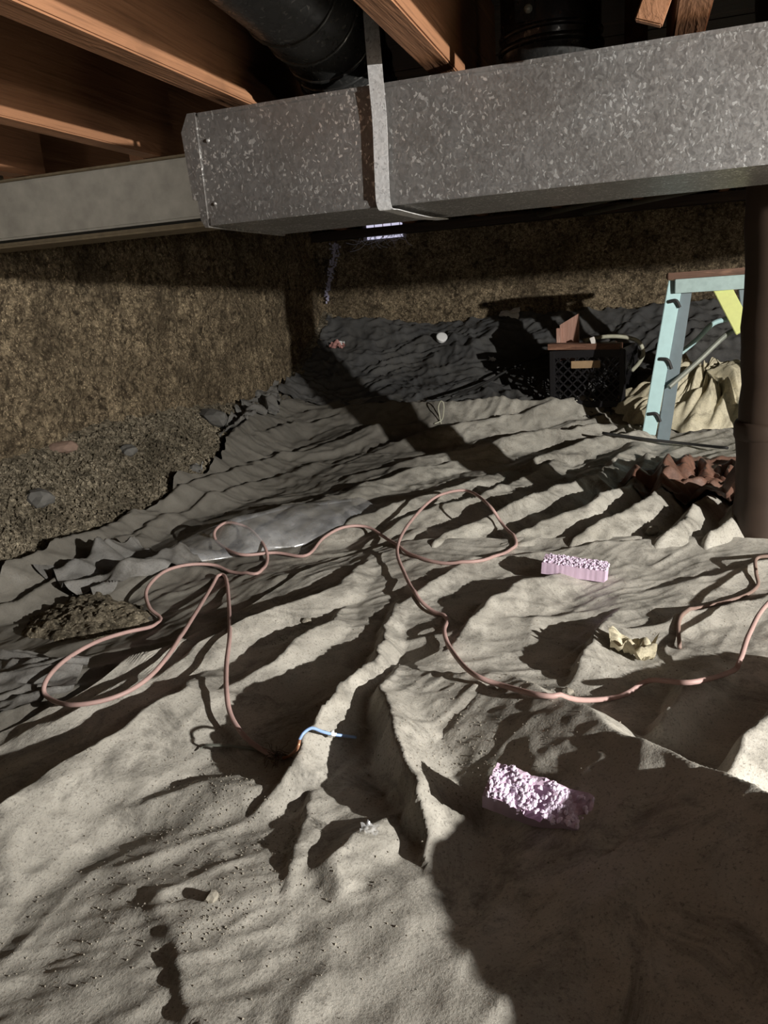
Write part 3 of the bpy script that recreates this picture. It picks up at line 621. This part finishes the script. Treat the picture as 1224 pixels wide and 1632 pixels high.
# ------------------------------------------------------------------ foam pieces
def foam_block(px, py, L, Wd, H, rz, rx, ry, label, seed, chunk=False, drop=0.0):
    c = on(px, py); R = random.Random(seed)
    o = empty('foam_block', (c[0], c[1], c[2]-drop)); o.rotation_euler = (rx, ry, rz); tag(o, label, 'foam')
    b = bmesh.new(); nx, ny = 26, 10; top = {}
    def zt(i, j):
        u, v = i/nx, j/ny
        z = H*(0.86+0.10*R.random())
        if chunk: z *= (0.82+0.18*abs(math.sin(u*9+v*3)))*(0.55 if 0.42 < u < 0.58 and v < 0.75 else 1)
        return z
    bot = {}
    for i in range(nx+1):
        for j in range(ny+1):
            x = (i/nx-0.5)*L; y = (j/ny-0.5)*Wd
            if i == nx and not chunk: x -= 0.4*abs(j/ny-0.35)*Wd
            x += R.uniform(-.0004, .0004)*(0 < j < ny); y += R.uniform(-.0004, .0004)
            top[i, j] = b.verts.new((x, y, zt(i, j)))
    for i in range(nx):
        for j in range(ny): b.faces.new((top[i, j], top[i+1, j], top[i+1, j+1], top[i, j+1]))
    rim = [(i, 0) for i in range(nx+1)]+[(nx, j) for j in range(1, ny+1)]+[(i, ny) for i in range(nx-1, -1, -1)]+[(0, j) for j in range(ny-1, 0, -1)]
    low = [b.verts.new((top[k].co.x, top[k].co.y, 0)) for k in rim]
    for k in range(len(rim)):
        n = (k+1) % len(rim); b.faces.new((top[rim[k]], low[k], low[n], top[rim[n]]))
    b.faces.new(low[::-1]); bm_obj('foam_body', b, M_FOAM, o)
    b = bmesh.new()   # torn ragged curls on the broken face
    for k in range(340 if chunk else 260):
        u, v = R.uniform(-.5, .5), R.uniform(-.5, .5)
        if chunk and 0.30 < u and v > -0.1 and R.random() < 0.85: continue
        if chunk and abs(u) < 0.07 and R.random() < 0.5: continue
        s = R.uniform(0.0016, 0.0036); i, j = round((u+.5)*nx), round((v+.5)*ny); z = top_z = H*0.93 if not chunk else H*(0.82+0.18*abs(math.sin((u+.5)*9+(v+.5)*3)))*0.92
        t = bmesh.new(); bmesh.ops.create_icosphere(t, subdivisions=1, radius=s)
        for q in t.verts: q.co = Vector((u*L*0.96+q.co.x*R.uniform(.6, 1.6), v*Wd*0.95+q.co.y*R.uniform(.8, 2.0), z+q.co.z*R.uniform(.6, 1.3)))
        merge(b, t)
    s = bm_obj('torn_face', b, M_FOAMT, o); s['kind'] = 'stuff'; s['label'] = 'bright ragged torn foam surface'
    return o
foam_block(917, 914, 0.162, 0.060, 0.034, math.radians(-4), 0.06, math.radians(5), 'farther lilac foam chunk with ragged white top below the sheet edge', 3)
foam_block(858, 1288, 0.140, 0.058, 0.034, math.radians(-10), 0.30, math.radians(9), 'nearer lilac foam chunk torn in the middle beside the dark ridge', 4, True, 0.002)

# ------------------------------------------------------------------ ladder
YLAD = 3.42
def LP(px, py, dy=0.0): return at_y(px, py, YLAD+dy)
fl = on(1058, 703); YLAD = fl[1]
lad = empty('step_ladder', tuple(LP(1120, 690))); tag(lad, 'pale blue painted wooden step ladder with brown top standing beside the post', 'ladder')
li = Matrix.Translation(-Vector(tuple(LP(1120, 690))))
def lpart(name, b, mat, lab=None):
    o = bm_obj(name, b, mat, lad); o.matrix_parent_inverse = li
    if lab: o['label'] = lab
    return o
def barpx(a, c, wx, wy, mat, name, da=0.0, dc=0.0, lab=None, up=(0, 1, 0)):
    b = bmesh.new(); add_bar(b, tuple(LP(*a, da)), tuple(LP(*c, dc)), wx, wy, up, 0.002); return lpart(name, b, mat, lab)
barpx((1055, 712), (1094, 450), 0.052, 0.022, M_CYAN_SHADE, 'front_rail', 0.0, 0.05, 'front rail in shade-darkened cyan')
barpx((1215, 712), (1186, 440), 0.052, 0.022, M_CYAN_SHADE, 'front_rail', 0, 0.06)
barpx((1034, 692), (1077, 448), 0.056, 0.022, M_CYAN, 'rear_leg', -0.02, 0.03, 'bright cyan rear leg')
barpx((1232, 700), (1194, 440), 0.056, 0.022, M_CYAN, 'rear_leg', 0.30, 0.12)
barpx((1147, 452), (1186, 527), 0.066, 0.02, M_YELP, 'diagonal_brace', 0.03, -0.05, 'bright yellow diagonal brace')
ta, tb = LP(1064, 441, -0.03), LP(1205, 431, -0.03)
b = bmesh.new(); add_box(b, (ta[0], ta[1], ta[2]-0.012), (tb[0]+0.05, ta[1]+0.20, ta[2]+0.014), None, 0.003); lpart('top_board', b, M_LTOP, 'worn brown top board')
b = bmesh.new(); add_box(b, (ta[0]+0.03, ta[1]+0.02, ta[2]-0.068), (tb[0]+0.03, ta[1]+0.04, ta[2]-0.012), None, 0.002); lpart('apron', b, plain('muted_cyan_paint', (0.33, 0.43, 0.41), 0.6, 0, 0.3, 0.25, 40))  # apron in a duller, darker cyan than the rear leg
b = bmesh.new(); add_tube(b, catmull([LP(1086, 562, 0.3), LP(1112, 540, 0.3), LP(1136, 516, 0.3), LP(1161, 508, 0.3)], 6), 0.011, 10); lpart('stay_rod', b, M_CYAN, 'pale cyan bent stay')
b = bmesh.new(); add_tube(b, catmull([LP(1066, 617, -.03), LP(1110, 578, .05), LP(1152, 538, .12), LP(1170, 527, .16), LP(1190, 523, .2)], 6), 0.011, 10); lpart('stay_rod', b, M_IRON, 'dull grey bent stay')
for (a, c) in (((1066, 481), (1083, 490)), ((1052, 572), (1070, 588)), ((1034, 660), (1052, 672))):   # dark tubes standing in for arc shadows across the rear leg
    dy = -0.02+0.05*(692-(a[1]+c[1])/2)/244-0.016; p, q = LP(a[0], a[1], dy), LP(c[0], c[1], dy); m_ = LP((a[0]+c[0])/2+3, (a[1]+c[1])/2-6, dy-0.003); b = bmesh.new()
    add_tube(b, catmull([p, m_, q], 5), 0.0075, 8); lpart('shadow_arc', b, M_RUBBER, 'dark tube as arc shadow on the leg')

# ------------------------------------------------------------------ milk crate with scrap wood
cc = on(931, 646); SC = 0.335; CW, CD, CH = SC, SC, 0.275
crate = empty('milk_crate', (cc[0]+0.04, cc[1]+CD*0.5, cc[2]-0.01), math.radians(-9)); tag(crate, 'black lattice milk crate holding scrap wood in front of the black sheet', 'crate')
hw, hd = CW/2, CD/2
for sx in (-1, 1):
    for sy in (-1, 1):
        box('corner_post', (sx*hw-0.014, sy*hd-0.014, 0), (sx*hw+0.014, sy*hd+0.014, CH), M_BLACKC, crate, 0.004)
for zz, hh in ((CH-0.035, 0.035), (0.0, 0.03)):
    b = bmesh.new()
    add_box(b, (-hw, -hd-0.006, zz), (hw, -hd+0.006, zz+hh), None, 0.002); add_box(b, (-hw, hd-0.006, zz), (hw, hd+0.006, zz+hh), None, 0.002)
    add_box(b, (-hw-0.006, -hd, zz), (-hw+0.006, hd, zz+hh), None, 0.002); add_box(b, (hw-0.006, -hd, zz), (hw+0.006, hd, zz+hh), None, 0.002)
    bm_obj('rim', b, M_BLACKC, crate)
box('crate_bottom', (-hw, -hd, 0), (hw, hd, 0.006), M_BLACKC, crate)
def lattice(M):
    b = bmesh.new(); z0, z1 = 0.028, CH-0.034; n = 7; H_ = z1-z0
    for k in range(-4, n):
        for s in (1, -1):
            xa = -hw+0.012+k*0.046; xb = xa+H_*1.0; za, zb = z0, z1
            if xa < -hw: za += (-hw-xa); xa = -hw
            if xb > hw: zb -= (xb-hw); xb = hw
            if zb-za < 0.02: continue
            add_bar(b, (s*xa, 0, za), (s*xb, 0, zb), 0.006, 0.007, (0, 1, 0))
    bmesh.ops.transform(b, matrix=M, verts=b.verts); return b
for k in range(4):
    Mx = Matrix.Rotation(k*math.pi/2, 4, 'Z') @ Matrix.Translation((0, -hd, 0)); o = bm_obj('lattice_side', lattice(Mx), M_BLACKC, crate)
box('handle_tag', (-0.075, -hd-0.012, CH-0.085), (0.065, -hd-0.004, CH-0.050), M_TAG, crate, 0.002)['label'] = 'tan brown strip on crate front'
cm = Matrix.Translation(crate.location) @ Matrix.Rotation(math.radians(-9), 4, 'Z')
def scrap(name, lo, hi, mat, label, M=Matrix()):
    o = box(name, lo, hi, mat, None, 0.002, cm @ M); tag(o, label, 'wood'); return o
scrap('wood_board', (-hw-0.03, -hd-0.01, CH+0.002), (hw-0.02, -hd+0.07, CH+0.030), M_SCRAP, 'red brown board laid flat across the front of the milk crate', Matrix.Rotation(math.radians(1.5), 4, 'Y'))
scrap('wood_board', (-hw+0.02, -hd+0.08, CH+0.004), (hw-0.05, -hd+0.13, CH+0.026), M_SCRAP, 'narrow brown board laid behind the front board on the crate')
b = bmesh.new(); f0 = [(-hw+0.00, CH-0.06), (-hw+0.092, CH-0.06), (-hw+0.092, CH+0.165), (-hw+0.0, CH+0.115)]
A = [b.verts.new((x, -hd+0.15, z)) for x, z in f0]; B = [b.verts.new((x, -hd+0.172, z)) for x, z in f0]; b.faces.new(A); b.faces.new(B[::-1])
for k in range(4): b.faces.new((A[k], B[k], B[(k+1) % 4], A[(k+1) % 4]))
bmesh.ops.transform(b, matrix=cm, verts=b.verts); tag(bm_obj('wood_board', b, M_SCRAPZ), 'upright pink brown board with slanted top sticking out of the crate', 'wood')
b = bmesh.new(); add_box(b, (-hw-0.016, -hd+0.135, CH-0.06), (-hw+0.012, -hd+0.155, CH+0.10), None, 0.002); bmesh.ops.transform(b, matrix=cm, verts=b.verts); tag(bm_obj('wood_board', b, M_SCRAPZ), 'narrow upright strip at the left of the slanted board in the crate', 'wood')
o = scrap('wood_chip', (hw-0.035, -hd+0.0, CH+0.002), (hw-0.012, -hd+0.012, CH+0.05), M_PALE, 'small pale wood end at the right corner of the crate', Matrix.Translation((0.06, 0, -0.02)) @ Matrix.Rotation(math.radians(-20), 4, 'Y') @ Matrix.Translation((-0.06, 0, 0.02)))
ho = [cm @ Vector(p) for p in ((-0.06, 0.02, CH+0.03), (0.04, 0.03, CH+0.045), (0.13, 0.04, CH+0.04), (0.20, 0.05, CH+0.015), (0.225, 0.06, CH-0.04), (0.205, 0.07, CH-0.09), (0.17, 0.07, CH-0.13))]
tag(tube('hose', catmull([tuple(p) for p in ho], 8), 0.010, M_HOSE, None, 10), 'olive hose curving over the top right of the milk crate', 'hose')

# ------------------------------------------------------------------ back wall vent, streak, small debris
v0 = at_y(612, 372, 4.97); vent = empty('foundation_vent', tuple(v0)); tag(vent, 'bright daylit foundation vent with cobwebs high on the back wall below the strap', 'vent')
box('daylight_pane', (-0.12, 0.0, -0.03), (0.13, 0.006, 0.10), M_DAY, vent)
box('vent_frame', (-0.135, -0.012, -0.03), (-0.115, 0.02, 0.11), M_LIME, vent, 0.002); box('vent_frame', (0.125, -0.012, -0.03), (0.14, 0.02, 0.11), M_LIME, vent, 0.002)
box('vent_frame', (-0.135, -0.012, -0.036), (0.14, 0.02, -0.030), M_LIME, vent, 0.002)
for k in range(5): box('vent_bar', (-0.115+k*0.055, -0.008, -0.024), (-0.112+k*0.055, 0.0, 0.10), M_PINKR if k == 2 else M_LIME, vent)
b = bmesh.new()
for k in range(34):
    p = Vector((rng.uniform(-.16, .14), -0.02, rng.uniform(-.03, 0.03))); q = p+Vector((rng.uniform(-.14, .10), -rng.uniform(0, .05), rng.uniform(-.10, .0)))
    add_tube(b, catmull([p, (p+q)/2+Vector((0, -.01, -.02)), q], 4), rng.uniform(.0006, .002), 4)
o = bm_obj('cobweb', b, M_WEB, vent); o['kind'] = 'stuff'
wb = bpy.data.objects['wall_back']
pts = [at_y(x, y, 4.965) for x, y in ((534, 392), (532, 408), (529, 425), (527, 440), (523, 455), (520, 470), (519, 485))]
b = bmesh.new()
for k in range(170):
    t_ = rng.random()**1.2*(len(pts)-1.01); i_ = int(t_); p = Vector(tuple(pts[i_]*(1-t_+i_)+pts[i_+1]*(t_-i_))); ww = 0.030*(1-t_/len(pts))+0.004
    c_ = p+Vector((max(-1, min(1, rng.gauss(0, .5)))*ww, rng.uniform(-.004, .006), rng.uniform(-.02, .02))); s_ = rng.uniform(.002, .008)
    add_box(b, (c_.x-s_*.6, c_.y-.003, c_.z-s_), (c_.x+s_*.6, c_.y+.01, c_.z+s_), None)
bm_obj('lime_streak', b, M_LIME, wb)['kind'] = 'stuff'
def pebble(name, px, py, size, mat, label, cat, seed, sq=(1, 1, .7), group=None, lift=0.3):
    R = random.Random(seed); c = on(px, py); b = bmesh.new(); bmesh.ops.create_icosphere(b, subdivisions=2, radius=size)
    for v in b.verts:
        n = 1+0.28*float(noise(v.co.x/size*1.3+seed, v.co.y/size*1.3+v.co.z/size, seed)); v.co = Vector((v.co.x*n*sq[0], v.co.y*n*sq[1], v.co.z*n*sq[2]))
    a = R.uniform(0, 6); bmesh.ops.rotate(b, matrix=Matrix.Rotation(a, 3, 'Z'), verts=b.verts)
    o = bm_obj(name, b, mat); o.location = (c[0], c[1], c[2]+size*sq[2]*lift); return tag(o, label, cat, group)
pebble('stone', 62, 800, 0.045, M_STONE, 'dark angular stone on the soil slope at the left', 'stone', 1)
pebble('stone', 340, 672, 0.08, M_STONE, 'largest dark stone at the top of the soil slope beside the sheet', 'stone', 2, (1.2, .8, .6))
pebble('stone', 438, 600, 0.05, M_STONE, 'dark stone standing against the left wall near the corner', 'stone', 3, (.7, .7, 1.3))
pebble('stone', 205, 722, 0.035, M_STONE, 'small dark stone in the soil right of the brick fragment', 'stone', 4)
pebble('stone', 312, 750, 0.03, M_STONE, 'small stone at the edge where soil meets the folded sheet', 'stone', 6)
pebble('brick_fragment', 102, 716, 0.045, M_BRICK, 'flat brown brick fragment sunk in the soil slope', 'brick', 5, (1.3, .7, .5))
pebble('soil_clod', 337, 1432, 0.010, M_CLOD, 'dark soil clod on the near sheet at lower left', 'soil', 7)
pebble('soil_clod', 1040, 848, 0.022, M_CLOD, 'earth clod lying in a fold just above the sheet edge', 'soil', 8, (1.4, .8, .7))
pebble('soil_clod', 1202, 852, 0.02, M_CLOD, 'pale clod at the foot of the post by the sheet edge', 'soil', 9)
pebble('soil_clod', 905, 1104, 0.010, M_CLOD, 'small dark clod just above the red cord right of centre', 'soil', 10)
pebble('soil_clod', 488, 992, 0.012, M_CLOD, 'dark clod on the sheet right of the hanging cord loop', 'soil', 12)
# white cap and scraps
c = on(704, 545); capo = empty('white_cap', (c[0], c[1], c[2]+0.02)); capo.rotation_euler = (math.radians(50), 0.2, 0.3); tag(capo, 'small round white cap lying on the black sheet at the back', 'cap')
tube('cap_side', [(0, 0, -.012), (0, 0, .0), (0, 0, .014)], [0.030, 0.031, 0.031], M_WHITE, capo, 24); tube('cap_rim', [(0, 0, .014), (0, 0, .018), (0, 0, .02)], [0.034, 0.034, 0.026], M_WHITE, capo, 24)
def scrapf(px, py, sz, mat, label, seed, cat='scrap', lift=0.01, tall=0.4):
    R = random.Random(seed); c = on(px, py); n = 14; g = np.linspace(-1, 1, n); u, v = np.meshgrid(g, g)
    x = c[0]+u*sz*(1+0.3*noise(v*1.5, u, seed)); y = c[1]+v*sz*0.7*(1+0.3*noise(u*1.5, v, seed+1))
    z = surf(x.ravel(), y.ravel()).reshape(x.shape)+lift+sz*tall*np.abs(noise(u*1.4+3, v*1.4, seed+2))*1.6
    o = grid_obj('plastic_scrap', x, y, z, mat, None, False); return tag(o, label, cat)
scrapf(538, 553, 0.045, M_PINKR, 'crumpled red and white wrapper at the foot of the wall corner', 31)
scrapf(545, 551, 0.018, M_WHITE, 'tiny white scrap beside the red wrapper at the wall corner', 32)
scrapf(785, 577, 0.02, M_WHITE, 'tiny white scrap on the black sheet left of the crate', 33)
scrapf(812, 502, 0.06, M_WHITE, 'flat white scrap at the foot of the back wall', 34, 'scrap', 0.01, 0.2)
scrapf(1008, 1045, 0.042, M_YEL, 'torn crumpled cream plastic flap between red cord and dark brown line', 35, 'scrap', 0.006, 0.75)
scrapf(590, 1332, 0.012, M_CLEAR, 'tiny clear plastic scrap on the near sheet below the folds', 36)
scrapf(318, 752, 0.018, M_CLEAR, 'small shiny clear scrap at the edge of the soil slope', 37)

# loose soil crumbs: too many to count
def crumbs(name, N, sampler, s0, s1, mat, label, seed):
    R = np.random.RandomState(seed); xy = sampler(R, N); z = surf(xy[:, 0], xy[:, 1]); N = len(z)
    base = np.array([(1, 0, 0), (-.5, .85, 0), (-.5, -.85, 0), (0, 0, .9), (0, 0, -.6)]); fc = np.array([(0, 1, 3), (1, 2, 3), (2, 0, 3), (1, 0, 4), (2, 1, 4), (0, 2, 4)])
    s = s0+(s1-s0)*R.rand(N)**3; jit = 1+0.5*(R.rand(N, 5, 3)-.5); a = R.rand(N)*6.28
    V = base[None]*jit*s[:, None, None]; ca, sa = np.cos(a)[:, None], np.sin(a)[:, None]
    V = np.stack([V[..., 0]*ca-V[..., 1]*sa, V[..., 0]*sa+V[..., 1]*ca, V[..., 2]], -1)+np.stack([xy[:, 0], xy[:, 1], z+s*0.2], -1)[:, None]
    F = (fc[None]+5*np.arange(N)[:, None, None]).reshape(-1, 3)
    me = bpy.data.meshes.new(name); me.from_pydata(V.reshape(-1, 3).tolist(), [], F.tolist()); me.materials.append(mat)
    return tag(link(bpy.data.objects.new(name, me)), label, 'soil', None, 'stuff')
def on_slope(R, N):
    x = R.uniform(-1.97, -1.5, N*4); y = R.uniform(1.2, 4.6, N*4); k = (inside_cover(x, y) <= 0); return np.stack([x[k], y[k]], -1)[:N]
crumbs('soil_crumbs', 26000, on_slope, 0.002, 0.013, M_SOIL, 'loose crumbs of brown soil covering the slope at the left wall', 1)
def on_tarp(R, N):
    C = [(340, 1245, .07), (420, 1310, .05), (360, 1235, .05), (230, 1330, .09), (760, 1200, .08), (690, 1190, .05), (720, 1240, .04), (120, 1420, .1), (340, 1430, .03), (470, 995, .04), (1000, 1020, .06), (905, 1095, .03), (860, 1090, .06), (560, 1000, .1), (1100, 930, .1), (440, 1420, .08), (980, 900, .1), (200, 1190, .08)]
    P = [at(px, py, .05)[:2]+R.randn(N//(len(C)+6), 2)*s for px, py, s in C]
    P.append(np.stack([R.uniform(-1.2, .5, N//4), R.uniform(.4, 2.2, N//4)], -1)); P = np.concatenate(P)
    return P[(P[:, 1] < edge_near(P[:, 0])) & (P[:, 0] > -1.4) & (P[:, 1] > .3)]
crumbs('soil_grit', 7000, on_tarp, 0.0004, 0.0020, M_CLOD, 'grains of dirt scattered over the near tan sheet', 2)
